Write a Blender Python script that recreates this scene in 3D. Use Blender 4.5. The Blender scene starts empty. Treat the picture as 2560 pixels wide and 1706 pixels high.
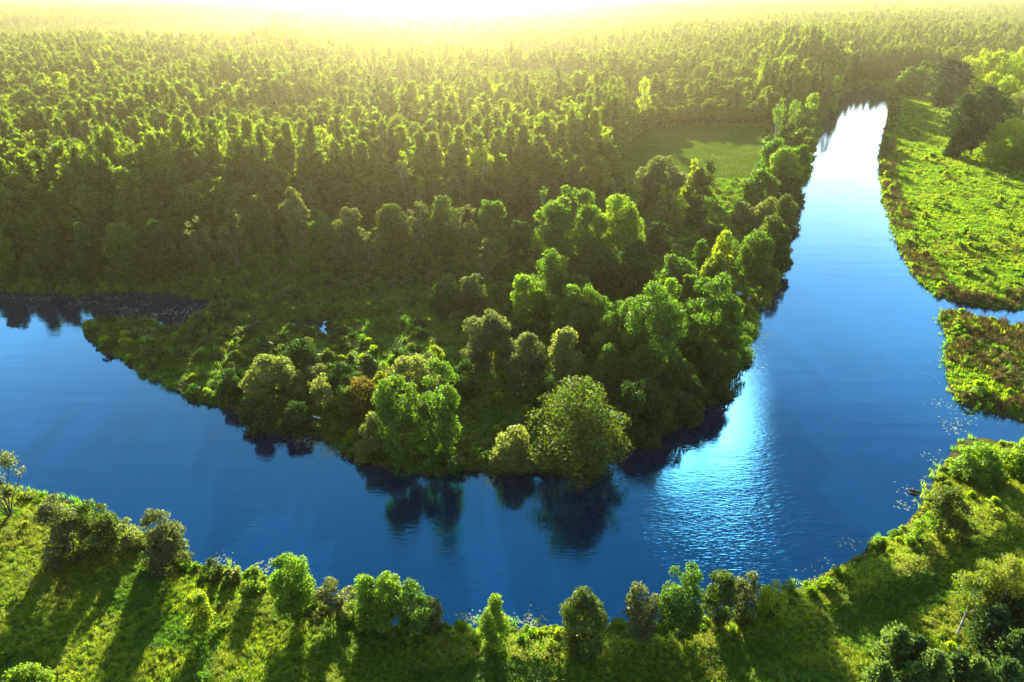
import bpy, math, numpy as np
from math import radians as R, pi

# ------------------------------------------------------------------ scene, camera, measuring
SC = bpy.context.scene
COL = SC.collection
rng = np.random.default_rng(11)
H = 60.0                       # the drone hovers 60 m above the water
PITCH = R(27.7)
F = 2560 * 24 / 36             # focal length in photo pixels
cp, sp = math.cos(PITCH), math.sin(PITCH)
SUN_EL, SUN_AZ = R(13.8), R(-6.0)

def ray(u, v):
    u = np.asarray(u, float); v = np.asarray(v, float)
    x = (u - 1280) / F; y = (853 - v) / F
    return x, cp + y * sp, -sp + y * cp

def ground_at(u, v, z=0.0):
    dx, dy, dz = ray(u, v)
    t = (z - H) / dz
    return dx * t, dy * t

def project(x, y, z=0.0):
    zz = z - H
    d = y * cp - zz * sp
    d = np.where(d < 0.5, 0.5, d)
    return 1280 + F * x / d, 853 - F * (y * sp + zz * cp) / d

cam_d = bpy.data.cameras.new('camera'); cam = bpy.data.objects.new('camera', cam_d); COL.objects.link(cam)
cam.location = (0, 0, H); cam.rotation_euler = (pi / 2 - PITCH, 0, 0)
cam_d.lens = 24; cam_d.sensor_width = 36; cam_d.clip_start = 0.5; cam_d.clip_end = 120000
SC.camera = cam

# ------------------------------------------------------------------ mesh helpers
def make_mesh(name, V, faces, mats, fm=None, smooth=False):
    """faces: list of int arrays (n,3) or (n,4); fm: material index per array"""
    me = bpy.data.meshes.new(name)
    V = np.asarray(V, np.float32).reshape(-1, 3)
    faces = [np.asarray(f, np.int32) for f in faces]
    fm = fm or [0] * len(faces)
    mi = np.concatenate([np.full(len(f), m, np.int32) for f, m in zip(faces, fm)])
    faces = [f for f in faces if len(f)]
    tot = np.concatenate([np.full(len(f), f.shape[1], np.int32) for f in faces])
    loops = np.concatenate([f.ravel() for f in faces])
    me.vertices.add(len(V)); me.vertices.foreach_set('co', V.ravel())
    me.loops.add(len(loops)); me.loops.foreach_set('vertex_index', loops)
    me.polygons.add(len(tot))
    me.polygons.foreach_set('loop_start', (np.cumsum(tot) - tot).astype(np.int32))
    me.polygons.foreach_set('loop_total', tot)
    for m in mats: me.materials.append(m)
    me.polygons.foreach_set('material_index', mi)
    me.polygons.foreach_set('use_smooth', np.full(len(tot), smooth))
    me.update(calc_edges=True); me.validate()
    return me

def link(name, me, parent=None, loc=None, rz=0.0):
    o = bpy.data.objects.new(name, me); COL.objects.link(o)
    if parent is not None: o.parent = parent
    if loc is not None: o.location = loc
    o.rotation_euler[2] = rz
    return o

def tag(o, label, cat, group=None):
    o['label'] = label; o['category'] = cat
    if group: o['group'] = group
    return o

def kind(o, k): o['kind'] = k; return o

def unit(a):
    return a / np.maximum(np.linalg.norm(a, axis=-1, keepdims=True), 1e-6)

def cards(P, N, s, rg, aspect=0.6, along=None):
    """rhombic leaf faces; P positions, N normals, s sizes"""
    n = len(P)
    A = along if along is not None else rg.normal(size=(n, 3))
    T = unit(A - (A * N).sum(1, keepdims=True) * N)
    B = np.cross(N, T)
    s = np.broadcast_to(np.asarray(s, float), (n,))[:, None]
    V = np.stack([P - T * s, P + B * s * aspect, P + T * s, P - B * s * aspect], 1).reshape(-1, 3)
    return V, np.arange(4 * n, dtype=np.int32).reshape(n, 4)

def tube(pts, rad, k=5):
    pts = np.asarray(pts, float); n = len(pts)
    d = unit(np.gradient(pts, axis=0))
    ref = np.array([1.0, 0.13, 0.07]); a = unit(np.cross(d, ref)); b = np.cross(d, a)
    th = np.arange(k) * 2 * pi / k
    ring = a[:, None] * np.cos(th)[None, :, None] + b[:, None] * np.sin(th)[None, :, None]
    V = (pts[:, None] + ring * np.asarray(rad)[:, None, None]).reshape(-1, 3)
    f = []
    for i in range(n - 1):
        for j in range(k):
            f.append((i * k + j, i * k + (j + 1) % k, (i + 1) * k + (j + 1) % k, (i + 1) * k + j))
    return V, np.array(f, np.int32)

def join(parts):
    Vs, Fs, o = [], [], 0
    for V, f in parts:
        Vs.append(V); Fs.append(np.asarray(f) + o); o += len(V)
    return np.concatenate(Vs), np.concatenate(Fs)

# ------------------------------------------------------------------ materials
def new_mat(name):
    m = bpy.data.materials.new(name); m.use_nodes = True
    nt = m.node_tree; nt.nodes.clear()
    out = nt.nodes.new('ShaderNodeOutputMaterial')
    return m, nt, out

def N(nt, t, **kw):
    n = nt.nodes.new(t)
    for k, v in kw.items(): setattr(n, k, v)
    return n

def mixcol(nt, fac, a, b, mode='MIX'):
    m = nt.nodes.new('ShaderNodeMix'); m.data_type = 'RGBA'; m.blend_type = mode
    for i, x in ((0, fac), (6, a), (7, b)):
        if hasattr(x, 'is_linked'): nt.links.new(x, m.inputs[i])
        elif i == 0: m.inputs[0].default_value = x
        else: m.inputs[i].default_value = (*x, 1)
    return m.outputs[2]

def ramp(nt, src, lo, hi, a=0.0, b=1.0):
    m = nt.nodes.new('ShaderNodeMapRange')
    nt.links.new(src, m.inputs[0])
    for i, x in enumerate((lo, hi, a, b)): m.inputs[i + 1].default_value = x
    return m.outputs[0]

def noise(nt, vec, scale, detail=3.0, rough=0.55, dist=0.0):
    n = nt.nodes.new('ShaderNodeTexNoise')
    n.inputs['Scale'].default_value = scale; n.inputs['Detail'].default_value = detail
    n.inputs['Roughness'].default_value = rough; n.inputs['Distortion'].default_value = dist
    if vec is not None: nt.links.new(vec, n.inputs['Vector'])
    return n.outputs[0]

def leaf_mat(name, c1, c2, trans=1.7, tf=0.5, gloss=0.05, patch=None, patch_scale=0.05):
    """leaf surface: two greens mixed per tree and per leaf, translucent against the sun"""
    m, nt, out = new_mat(name)
    L = nt.links.new
    oi = N(nt, 'ShaderNodeObjectInfo'); ge = N(nt, 'ShaderNodeNewGeometry')
    col = mixcol(nt, oi.outputs['Random'], c1, c2)
    if patch:
        nz = noise(nt, oi.outputs['Location'], patch_scale, 3)
        col = mixcol(nt, ramp(nt, nz, 0.5, 0.66), col, patch)
    hsv = N(nt, 'ShaderNodeHueSaturation')
    L(ramp(nt, ge.outputs['Random Per Island'], 0, 1, 0.62, 1.4), hsv.inputs['Value'])
    L(ramp(nt, ge.outputs['Random Per Island'], 0, 1, 0.485, 0.512), hsv.inputs['Hue'])
    L(col, hsv.inputs['Color'])
    d = N(nt, 'ShaderNodeBsdfDiffuse'); L(hsv.outputs[0], d.inputs[0])
    tc = mixcol(nt, 1.0, hsv.outputs[0], (trans * 1.14, trans, trans * 0.34), 'MULTIPLY')
    t = N(nt, 'ShaderNodeBsdfTranslucent'); L(tc, t.inputs[0])
    mx = N(nt, 'ShaderNodeMixShader'); mx.inputs[0].default_value = tf
    L(d.outputs[0], mx.inputs[1]); L(t.outputs[0], mx.inputs[2])
    g = N(nt, 'ShaderNodeBsdfGlossy'); g.inputs['Roughness'].default_value = 0.55
    g.inputs[0].default_value = (0.9, 0.95, 0.8, 1)
    m2 = N(nt, 'ShaderNodeMixShader'); m2.inputs[0].default_value = gloss
    L(mx.outputs[0], m2.inputs[1]); L(g.outputs[0], m2.inputs[2])
    L(m2.outputs[0], out.inputs[0])
    return m

def bark_mat(name, a, b, scale, stretch=0.25):
    m, nt, out = new_mat(name); L = nt.links.new
    tc = N(nt, 'ShaderNodeTexCoord'); mp = N(nt, 'ShaderNodeMapping')
    mp.inputs['Scale'].default_value = (1, 1, stretch); L(tc.outputs['Object'], mp.inputs[0])
    nz = noise(nt, mp.outputs[0], scale, 4)
    p = N(nt, 'ShaderNodeBsdfPrincipled'); p.inputs['Roughness'].default_value = 0.85
    L(mixcol(nt, ramp(nt, nz, 0.4, 0.6), a, b), p.inputs['Base Color']); L(p.outputs[0], out.inputs[0])
    return m

LEAF = {
    'bright': leaf_mat('fresh_green_leaves', (.066, .135, .006), (.090, .155, .008), 3.2, .5, .03),
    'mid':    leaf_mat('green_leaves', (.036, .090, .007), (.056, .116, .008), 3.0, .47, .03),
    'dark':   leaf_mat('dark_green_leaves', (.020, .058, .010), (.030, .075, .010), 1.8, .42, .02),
    'olive':  leaf_mat('olive_leaves', (.038, .074, .008), (.052, .088, .009), 2.3, .45, .03),
    'grey':   leaf_mat('silvery_willow_leaves', (.070, .100, .034), (.088, .118, .040), 2.0, .48, .03),
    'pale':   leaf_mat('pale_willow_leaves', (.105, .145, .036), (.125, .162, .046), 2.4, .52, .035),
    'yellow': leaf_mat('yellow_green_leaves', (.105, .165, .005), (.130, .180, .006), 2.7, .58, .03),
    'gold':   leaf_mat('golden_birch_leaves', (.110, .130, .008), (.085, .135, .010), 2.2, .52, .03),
    'rust':   leaf_mat('orange_brown_leaves', (.105, .090, .010), (.075, .090, .012), 1.9, .42, .02),
    'pine':   leaf_mat('pine_needles', (.048, .092, .007), (.074, .120, .008), 2.8, .46, .03),
    'bluepine': leaf_mat('blue_green_pine_needles', (.018, .050, .026), (.028, .062, .030), 1.4, .28, .012),
    'youngpine': leaf_mat('young_pine_needles', (.062, .120, .034), (.080, .132, .040), 2.2, .45, .015),
    'shadepine': leaf_mat('shaded_pine_needles', (.036, .082, .030), (.048, .095, .034), 1.9, .4, .012),  # young pine needles darkened: shade on the stand put into the colour
    'spruce': leaf_mat('spruce_needles', (.030, .070, .010), (.044, .088, .010), 2.0, .4, .02),
}
BARK = bark_mat('grey_brown_bark', (.09, .075, .055), (.045, .036, .028), 9)
PINEBARK = bark_mat('red_brown_pine_bark', (.17, .095, .05), (.085, .055, .038), 6)
BIRCHBARK = bark_mat('white_birch_bark', (.72, .70, .66), (.10, .09, .08), 5, 2.2)
GRASS = leaf_mat('meadow_grass_blades', (.090, .165, .006), (.125, .180, .008), 3.3, .52, .02, (.135, .17, .018), .11)
LUSH = leaf_mat('lush_marsh_grass', (.048, .125, .008), (.078, .155, .008), 2.9, .52, .02, (.110, .16, .014), .06)
HERB = leaf_mat('herb_leaves', (.060, .140, .008), (.090, .155, .010), 2.5, .52, .03, (.13, .16, .02), .08)
STRAW = leaf_mat('straw_seed_heads', (.20, .20, .070), (.16, .18, .05), 2.0, .5, .03)
BROWNREED = leaf_mat('brown_reed_plumes', (.150, .100, .058), (.115, .085, .045), .8, .22, .01)

# ------------------------------------------------------------------ the river: outline on the ground
RIVER_PX = [(-1700,700),(-900,722),(0,731),(130,733),(178,738),(333,730),(450,738),(547,758),(522,770),(496,797),(444,830),(385,813),(314,806),(259,801),(215,811),
 (218,834),(242,862),(266,885),(318,904),(355,937),(425,970),(500,1000),(555,1015),(614,1037),(636,1063),(684,1085),(725,1078),(795,1096),(830,1112),(861,1140),(898,1152),
 (931,1163),(990,1180),(1072,1190),(1120,1184),(1175,1175),(1229,1184),(1290,1190),(1349,1184),(1430,1172),(1500,1150),(1540,1131),(1599,1110),(1650,1085),(1697,1055),(1740,1030),(1784,990),(1839,925),(1860,870),
 (1893,838),(1897,800),(1888,782),(1870,776),(1905,768),(1926,762),(1931,735),(1958,690),(1971,620),(1991,500),(2007,445),(2035,369),(2067,304),(2094,266),(2118,243),(2140,226),(2172,219),
 (2209,231),(2222,262),(2216,300),(2209,330),(2198,380),(2196,413),(2199,455),(2209,500),(2224,560),(2241,609),(2262,655),(2296,707),(2339,740),(2390,757),(2448,768),(2500,775),(2546,775),(2562,767),(2800,752),(3300,735),
 (3300,800),(2900,815),(2700,822),(2560,818),(2505,808),(2462,802),(2425,788),(2395,779),(2360,778),(2342,795),(2358,822),(2366,856),(2360,885),(2362,911),(2366,950),(2377,982),(2392,1002),(2410,1014),(2440,1024),(2466,1029),(2500,1042),(2532,1050),(2560,1062),(2640,1075),(2900,1085),
 (2900,1110),(2640,1100),(2560,1090),(2532,1115),(2510,1112),(2480,1098),(2458,1094),(2420,1098),(2393,1103),(2365,1150),(2339,1186),(2320,1230),(2296,1273),(2257,1316),(2215,1345),(2176,1371),(2140,1390),(2100,1414),(2060,1438),(2013,1462),(1960,1482),(1915,1500),(1850,1527),
 (1741,1552),(1640,1556),(1545,1560),(1450,1570),(1360,1576),(1270,1570),(1197,1571),(1110,1570),(1040,1568),(979,1567),(920,1545),(870,1525),(820,1508),(783,1492),(730,1470),(675,1449),(620,1436),(577,1426),(530,1420),(490,1414),(468,1375),(410,1350),(359,1333),(320,1312),(283,1295),(220,1268),(163,1246),(110,1236),(65,1229),(0,1210),(-200,1130),(-600,1010),(-1700,860)]
POND_PX = [(690,812),(717,806),(760,809),(800,806),(832,800),(842,806),(818,816),(822,826),(850,838),(832,841),(795,834),(765,824),(730,819)]
rpx = np.array(RIVER_PX, float); RIVER = np.stack(ground_at(rpx[:, 0], rpx[:, 1]), 1)
ppx = np.array(POND_PX, float); POND = np.stack(ground_at(ppx[:, 0], ppx[:, 1]), 1)

def poly_dist(x, y, poly):
    """distance to the outline, negative inside"""
    x = np.asarray(x, float).ravel(); y = np.asarray(y, float).ravel()
    out = np.empty(len(x))
    A = poly; B = np.roll(poly, -1, 0); D = B - A; LL = (D ** 2).sum(1)
    for s in range(0, len(x), 20000):
        px = x[s:s + 20000, None]; py = y[s:s + 20000, None]
        t = np.clip(((px - A[:, 0]) * D[:, 0] + (py - A[:, 1]) * D[:, 1]) / LL, 0, 1)
        d2 = (px - A[:, 0] - t * D[:, 0]) ** 2 + (py - A[:, 1] - t * D[:, 1]) ** 2
        cr = ((A[:, 1] > py) != (B[:, 1] > py)) & (px < D[:, 0] * (py - A[:, 1]) / np.where(D[:, 1] == 0, 1e-9, D[:, 1]) + A[:, 0])
        ins = cr.sum(1) % 2 == 1
        out[s:s + 20000] = np.sqrt(d2.min(1)) * np.where(ins, -1, 1)
    return out

def shore(x, y):
    x = np.asarray(x, float); y = np.asarray(y, float)
    sh = x.shape; x = x.ravel(); y = y.ravel()
    d = np.full(len(x), 60.0)
    near = (np.abs(x) < 420) & (y < 640) & (y > 10)
    if near.any():
        d[near] = np.minimum(np.minimum(poly_dist(x[near], y[near], RIVER), poly_dist(x[near], y[near], POND) * 1.0), 60)
    return d.reshape(sh)

def sstep(a, b, x):
    t = np.clip((x - a) / (b - a), 0, 1); return t * t * (3 - 2 * t)

def vnoise(x, y, s, seed=0):
    """smooth value noise"""
    x = np.asarray(x, float) / s; y = np.asarray(y, float) / s
    xi = np.floor(x).astype(np.int64); yi = np.floor(y).astype(np.int64)
    fx = x - xi; fy = y - yi; fx = fx * fx * (3 - 2 * fx); fy = fy * fy * (3 - 2 * fy)
    def h(a, b):
        n = (a * 374761393 + b * 668265263 + seed * 974711) & 0x7fffffff
        n = ((n ^ (n >> 13)) * 1274126177) & 0x7fffffff
        return ((n ^ (n >> 16)) & 0xffff) / 65535.0
    return (h(xi, yi) * (1 - fx) + h(xi + 1, yi) * fx) * (1 - fy) + (h(xi, yi + 1) * (1 - fx) + h(xi + 1, yi + 1) * fx) * fy

RIDGE = np.stack(ground_at(*np.array([(960,1600),(1150,1625),(1400,1650),(1600,1642),(1800,1606),(1960,1556),(2100,1500),(2230,1440),(2330,1392),(2450,1340),(2620,1280)], float).T), 1)
def ridge_side(x, y):
    x = np.asarray(x, float).ravel(); y = np.asarray(y, float).ravel()
    yy = np.interp(x, RIDGE[:, 0], RIDGE[:, 1])
    return y - yy                                   # >0 towards the river

def height(x, y, d=None):
    x = np.asarray(x, float); y = np.asarray(y, float)
    if d is None: d = shore(x, y)
    n1 = vnoise(x, y, 7.0, 1) - .5; n2 = vnoise(x, y, 2.2, 2) - .5; n3 = vnoise(x, y, 30, 3) - .5
    z = np.where(d < 0, np.maximum(d * .5, -1.3), .25 * sstep(0, .7, d) + .55 * sstep(.6, 5, d) + .5 * sstep(4, 22, d))
    z = z + sstep(1, 6, d) * (n1 * .45 + n2 * .12 + n3 * .5)
    # the grassy bank along the near shore, dropping on the landward side
    s = ridge_side(x.ravel(), y.ravel()).reshape(x.shape)
    on = sstep(RIDGE[0, 0] - 2, RIDGE[0, 0] + 6, x) * (y < 140) * (np.abs(x) < 150)
    crest = .6 * sstep(5.5, .3, s) * sstep(-4.2, -.4, s) - .15 * sstep(-.5, -4, s)
    z = z + on * crest * sstep(.3, 2, d)
    return z

def hz(x, y): return float(height(np.array([x]), np.array([y]))[0])

# ------------------------------------------------------------------ setting: ground, water, air, sky
def axis(lo, hi, step, far, grow=1.13):
    a = list(np.arange(lo, hi + 1e-6, step)); s = step
    while a[-1] < far: s *= grow; a.append(a[-1] + s)
    s = step
    b = []
    while (b[-1] if b else lo) > -far: s *= grow; b.append((b[-1] if b else lo) - s)
    return np.array(b[::-1] + a)

gx = axis(-130, 215, .8, 40000); gy = np.concatenate([np.arange(-120, 36, 6), axis(36, 270, .8, 40000)[axis(36, 270, .8, 40000) >= 36]])
X, Y = np.meshgrid(gx, gy)
Z = height(X, Y)
nx, ny = len(gx), len(gy)
idx = np.arange(nx * ny).reshape(ny, nx)
Q = np.stack([idx[:-1, :-1], idx[:-1, 1:], idx[1:, 1:], idx[1:, :-1]], -1).reshape(-1, 4)
gm, nt, out = new_mat('meadow_soil'); L = nt.links.new
geo = N(nt, 'ShaderNodeNewGeometry')
n1 = noise(nt, geo.outputs['Position'], .09, 5); n2 = noise(nt, geo.outputs['Position'], 1.6, 4); n3 = noise(nt, geo.outputs['Position'], .0016, 4)
c = mixcol(nt, ramp(nt, n1, .4, .62), (.060, .115, .010), (.085, .130, .016))
c = mixcol(nt, ramp(nt, n2, .45, .7), c, (.045, .075, .012))
c = mixcol(nt, ramp(nt, n3, .48, .6), c, (.085, .10, .025))
sz = N(nt, 'ShaderNodeSeparateXYZ'); L(geo.outputs['Position'], sz.inputs[0])
c = mixcol(nt, ramp(nt, sz.outputs['Z'], .38, .12), c, (.060, .046, .030))
p = N(nt, 'ShaderNodeBsdfDiffuse'); L(c, p.inputs[0])
bp = N(nt, 'ShaderNodeBump'); bp.inputs['Strength'].default_value = .8; bp.inputs['Distance'].default_value = .3
L(noise(nt, geo.outputs['Position'], 2.5, 5), bp.inputs['Height']); L(bp.outputs[0], p.inputs['Normal'])
L(p.outputs[0], out.inputs[0])
ground = kind(link('ground', make_mesh('ground', np.stack([X, Y, Z], -1).reshape(-1, 3), [Q], [gm], smooth=True)), 'structure')

wm, nt, out = new_mat('river_water'); L = nt.links.new
geo = N(nt, 'ShaderNodeNewGeometry')
def wnoise(rot, sx, sy, scale, detail=2, dist=.3):
    mp = N(nt, 'ShaderNodeMapping'); mp.inputs['Rotation'].default_value = (0, 0, rot); mp.inputs['Scale'].default_value = (sx, sy, 1)
    L(geo.outputs['Position'], mp.inputs[0]); return noise(nt, mp.outputs[0], scale, detail, .5, dist)
def mth(op, a, b):
    m = N(nt, 'ShaderNodeMath', operation=op)
    for i, x in enumerate((a, b)):
        if hasattr(x, 'is_linked'): L(x, m.inputs[i])
        else: m.inputs[i].default_value = x
    return m.outputs[0]
rip = wnoise(R(-35), .5, 1.6, 1.5); rip2 = wnoise(R(-22), .5, 1.9, 2.6)
patch = ramp(nt, wnoise(0, 1, 1, .035, 2), .38, .62, .35, 1.0)
sepx = N(nt, 'ShaderNodeSeparateXYZ'); L(geo.outputs['Position'], sepx.inputs[0])
calm = ramp(nt, sepx.outputs['Y'], 55, 88, 1.0, .2)
hgt = mth('MULTIPLY', mth('MULTIPLY', mth('ADD', rip, mth('MULTIPLY', rip2, .5)), patch), calm)
hgt = mth('ADD', hgt, mth('MULTIPLY', wnoise(R(4), .06, .30, 1.0, 1), .5))
bp = N(nt, 'ShaderNodeBump'); bp.inputs['Strength'].default_value = 1.0; bp.inputs['Distance'].default_value = .046
L(hgt, bp.inputs['Height'])
p = N(nt, 'ShaderNodeBsdfPrincipled')
p.inputs['Base Color'].default_value = (.0002, .011, .045, 1); p.inputs['Roughness'].default_value = .04; p.inputs['IOR'].default_value = 2.6; p.inputs['Specular Tint'].default_value = (.035, .57, 1.0, 1)
L(bp.outputs[0], p.inputs['Normal']); L(p.outputs[0], out.inputs[0])
wa = np.array([(-420, 40, 0), (520, 40, 0), (520, 640, 0), (-420, 640, 0)], float)
river = kind(link('river', make_mesh('river', wa, [np.array([[0, 1, 2, 3]])], [wm])), 'structure')

hm, nt, out = new_mat('sunlit_haze')
pv = N(nt, 'ShaderNodeVolumePrincipled')
pv.inputs['Color'].default_value = (1, .87, .44, 1); pv.inputs['Density'].default_value = .00018; pv.inputs['Anisotropy'].default_value = .90
nt.links.new(pv.outputs[0], out.inputs['Volume'])
b = 42000; zt = 66; zb = -4
hv = np.array([(x, y, z) for z in (zb, zt) for y in (-b, b) for x in (-b, b)], float)
hf = np.array([(0, 2, 3, 1), (4, 5, 7, 6), (0, 1, 5, 4), (2, 6, 7, 3), (0, 4, 6, 2), (1, 3, 7, 5)])
haze = kind(link('haze', make_mesh('haze', hv, [hf], [hm])), 'stuff')

w = bpy.data.worlds.new('World'); SC.world = w; w.use_nodes = True
nt = w.node_tree; nt.nodes.clear(); L = nt.links.new
wo = N(nt, 'ShaderNodeOutputWorld'); bg = N(nt, 'ShaderNodeBackground'); bg.inputs[1].default_value = .06
sky = N(nt, 'ShaderNodeTexSky', sky_type='NISHITA'); sky.sun_disc = False
sky.sun_elevation = SUN_EL; sky.sun_rotation = SUN_AZ
sky.air_density = 1.0; sky.dust_density = .25; sky.ozone_density = 1.2
# clouds: a bright bank low ahead, added to brighten the river's reflection, and a loose cloud higher up
tc = N(nt, 'ShaderNodeTexCoord'); sx = N(nt, 'ShaderNodeSeparateXYZ'); L(tc.outputs['Generated'], sx.inputs[0])
mp = N(nt, 'ShaderNodeMapping'); mp.inputs['Scale'].default_value = (1, 1, 2.2); L(tc.outputs['Generated'], mp.inputs[0])
cn = noise(nt, mp.outputs[0], 3.2, 6, .58)
soft = ramp(nt, cn, .34, .62, .62, 1.0)
low = N(nt, 'ShaderNodeMath', operation='MULTIPLY'); L(ramp(nt, sx.outputs['Z'], .12, .52, 1, 0), low.inputs[0]); fw = N(nt, 'ShaderNodeMath', operation='MULTIPLY'); L(soft, fw.inputs[0]); L(ramp(nt, sx.outputs['Y'], .15, .62), fw.inputs[1]); L(fw.outputs[0], low.inputs[1])
def dirv(az, el): return (math.sin(az) * math.cos(el), math.cos(az) * math.cos(el), math.sin(el))
dx, dy, dz = ray(1738, 1035); cd = unit(np.array([float(dx), float(dy), -float(dz)]))
dp = N(nt, 'ShaderNodeVectorMath', operation='DOT_PRODUCT'); L(tc.outputs['Generated'], dp.inputs[0]); dp.inputs[1].default_value = tuple(cd)
puff = N(nt, 'ShaderNodeMath', operation='MULTIPLY'); L(ramp(nt, dp.outputs['Value'], .9938, .9993), puff.inputs[0])
L(ramp(nt, noise(nt, tc.outputs['Generated'], 7, 5, .6), .36, .6), puff.inputs[1])
L(mixcol(nt, puff.outputs[0], mixcol(nt, low.outputs[0], sky.outputs[0], mixcol(nt, ramp(nt, sx.outputs['Z'], .15, .33), (27, 27, 26.5), (7, 15, 22))), (85, 85, 84)), bg.inputs[0]); L(bg.outputs[0], wo.inputs[0])

sd = bpy.data.lights.new('sun', 'SUN'); sun = bpy.data.objects.new('sun', sd); COL.objects.link(sun)
sd.energy = 5.0; sd.angle = R(.6); sd.color = (1.0, .93, .78)
from mathutils import Vector
sun.rotation_euler = Vector(dirv(SUN_AZ, SUN_EL)).to_track_quat('Z', 'Y').to_euler()
sun.location = (0, 200, 300)

SC.view_settings.view_transform = 'Standard'; SC.view_settings.look = 'None'
SC.view_settings.exposure = 2.4; SC.view_settings.gamma = 1.0; SC.view_settings.use_curve_mapping = False
cy = SC.cycles
cy.max_bounces = 6; cy.diffuse_bounces = 3; cy.glossy_bounces = 3; cy.transmission_bounces = 4; cy.volume_bounces = 0; cy.transparent_max_bounces = 8
cy.use_denoising = True; cy.use_adaptive_sampling = True; cy.adaptive_threshold = .02
cy.sample_clamp_indirect = 6

# ------------------------------------------------------------------ plants
PROF = {
    'round': lambda t: np.sqrt(np.clip(1 - (1.75 * t - .75) ** 2, 0, 1)),
    'dome':  lambda t: np.sqrt(np.clip(1 - t ** 2, 0, 1)) * .98,
    'oval':  lambda t: np.sqrt(np.clip(1 - (2 * t - 1) ** 2, 0, 1)) ** .8 * (1 - .15 * t),
    'cone':  lambda t: np.clip((1 - t) ** .8 * (.55 + .45 * np.minimum(1, t / .2)), .05, 1),
    'crown': lambda t: np.sqrt(np.clip(1 - (1.45 * t - .45) ** 2, 0, 1)),
}
def crown(rg, W, Hh, t0, shape, leaf, clumps=26, dens=1.0, cap=7000, weep=0.0, cr=(.15, .26)):
    f = PROF[shape]
    tt = np.linspace(0, 1, 40); pr = f(tt); cdf = np.cumsum(pr + .05); cdf /= cdf[-1]
    t = np.interp(rg.random(clumps), cdf, tt)
    rc = rg.uniform(cr[0], cr[1], clumps) * W * (.6 + .4 * f(t))
    lim = np.maximum(f(t) * W / 2 - rc * .6, 0)
    q = np.sqrt(rg.uniform(.3, 1, clumps)) * rg.uniform(.9, 1.2, clumps); ph = rg.uniform(0, 2 * pi, clumps)
    z = t0 * Hh + t * (1 - t0) * Hh
    zmax = Hh - rc * .55
    C = np.stack([lim * q * np.cos(ph), lim * q * np.sin(ph), np.minimum(z, zmax)], 1)
    area = 4 * pi * rc ** 2
    n = np.maximum(12, (dens * area / leaf ** 2 * .55)).astype(int)
    if n.sum() > cap: n = np.maximum(8, (n * cap / n.sum()).astype(int)); leaf = leaf * 1.12
    k = np.repeat(np.arange(clumps), n)
    d = unit(rg.normal(size=(len(k), 3)) + np.array([0, 0, .25]))
    rr = rc[k] * np.where(rg.random(len(k)) < .2, rg.uniform(.85, 1.12, len(k)), rg.uniform(.5, 1.02, len(k)))
    P = C[k] + d * rr[:, None] * np.array([1, 1, .85])
    if weep: P[:, 2] -= weep * rg.random(len(k)) ** 2 * rc[k] * 1.6
    P[:, 2] = np.clip(P[:, 2], .05, Hh * 1.03)
    Nn = unit(d + .75 * rg.normal(size=d.shape))
    al = None
    if weep: al = np.array([0, 0, -1.0]) + .35 * rg.normal(size=d.shape); Nn = unit(Nn * np.array([1, 1, .7]))
    return cards(P, Nn, leaf * rg.uniform(.6, 1.2, len(P)), rg, .55 if not weep else .35, al), C

def stems(rg, Hh, W, C, multi, thick=None):
    r0 = thick or max(.05, .016 * Hh); parts = []
    nb = min(len(C), 7)
    pick = rg.choice(len(C), nb, replace=False)
    if multi > 1:
        for j in range(multi):
            c = C[pick[j % nb]]; a = rg.uniform(0, 2 * pi)
            b = np.array([math.cos(a), math.sin(a), 0]) * W * .04; b[2] = -.3
            pts = [b, b * .6 + c * np.array([.35, .35, .45]), c * np.array([.8, .8, .8]), c]
            parts.append(tube(pts, np.array([1, .8, .5, .2]) * r0 * .8))
    else:
        top = Hh * .9; wob = rg.normal(size=(5, 2)) * .02 * Hh; wob[0] = 0
        pts = np.array([[wob[i, 0], wob[i, 1], -.3 + (top + .3) * i / 4] for i in range(5)])
        parts.append(tube(pts, r0 * np.array([1.25, .95, .7, .45, .15]), 6))
        for j in pick:
            c = C[j]; zb = np.clip(c[2] * .62, Hh * .12, top * .8); s = np.array([np.interp(zb, pts[:, 2], pts[:, 0]), np.interp(zb, pts[:, 2], pts[:, 1]), zb])
            m = (s + c) / 2 + np.array([0, 0, -.03 * Hh])
            parts.append(tube([s, m, c], r0 * np.array([.45, .3, .1])))
    return join(parts)

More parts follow.
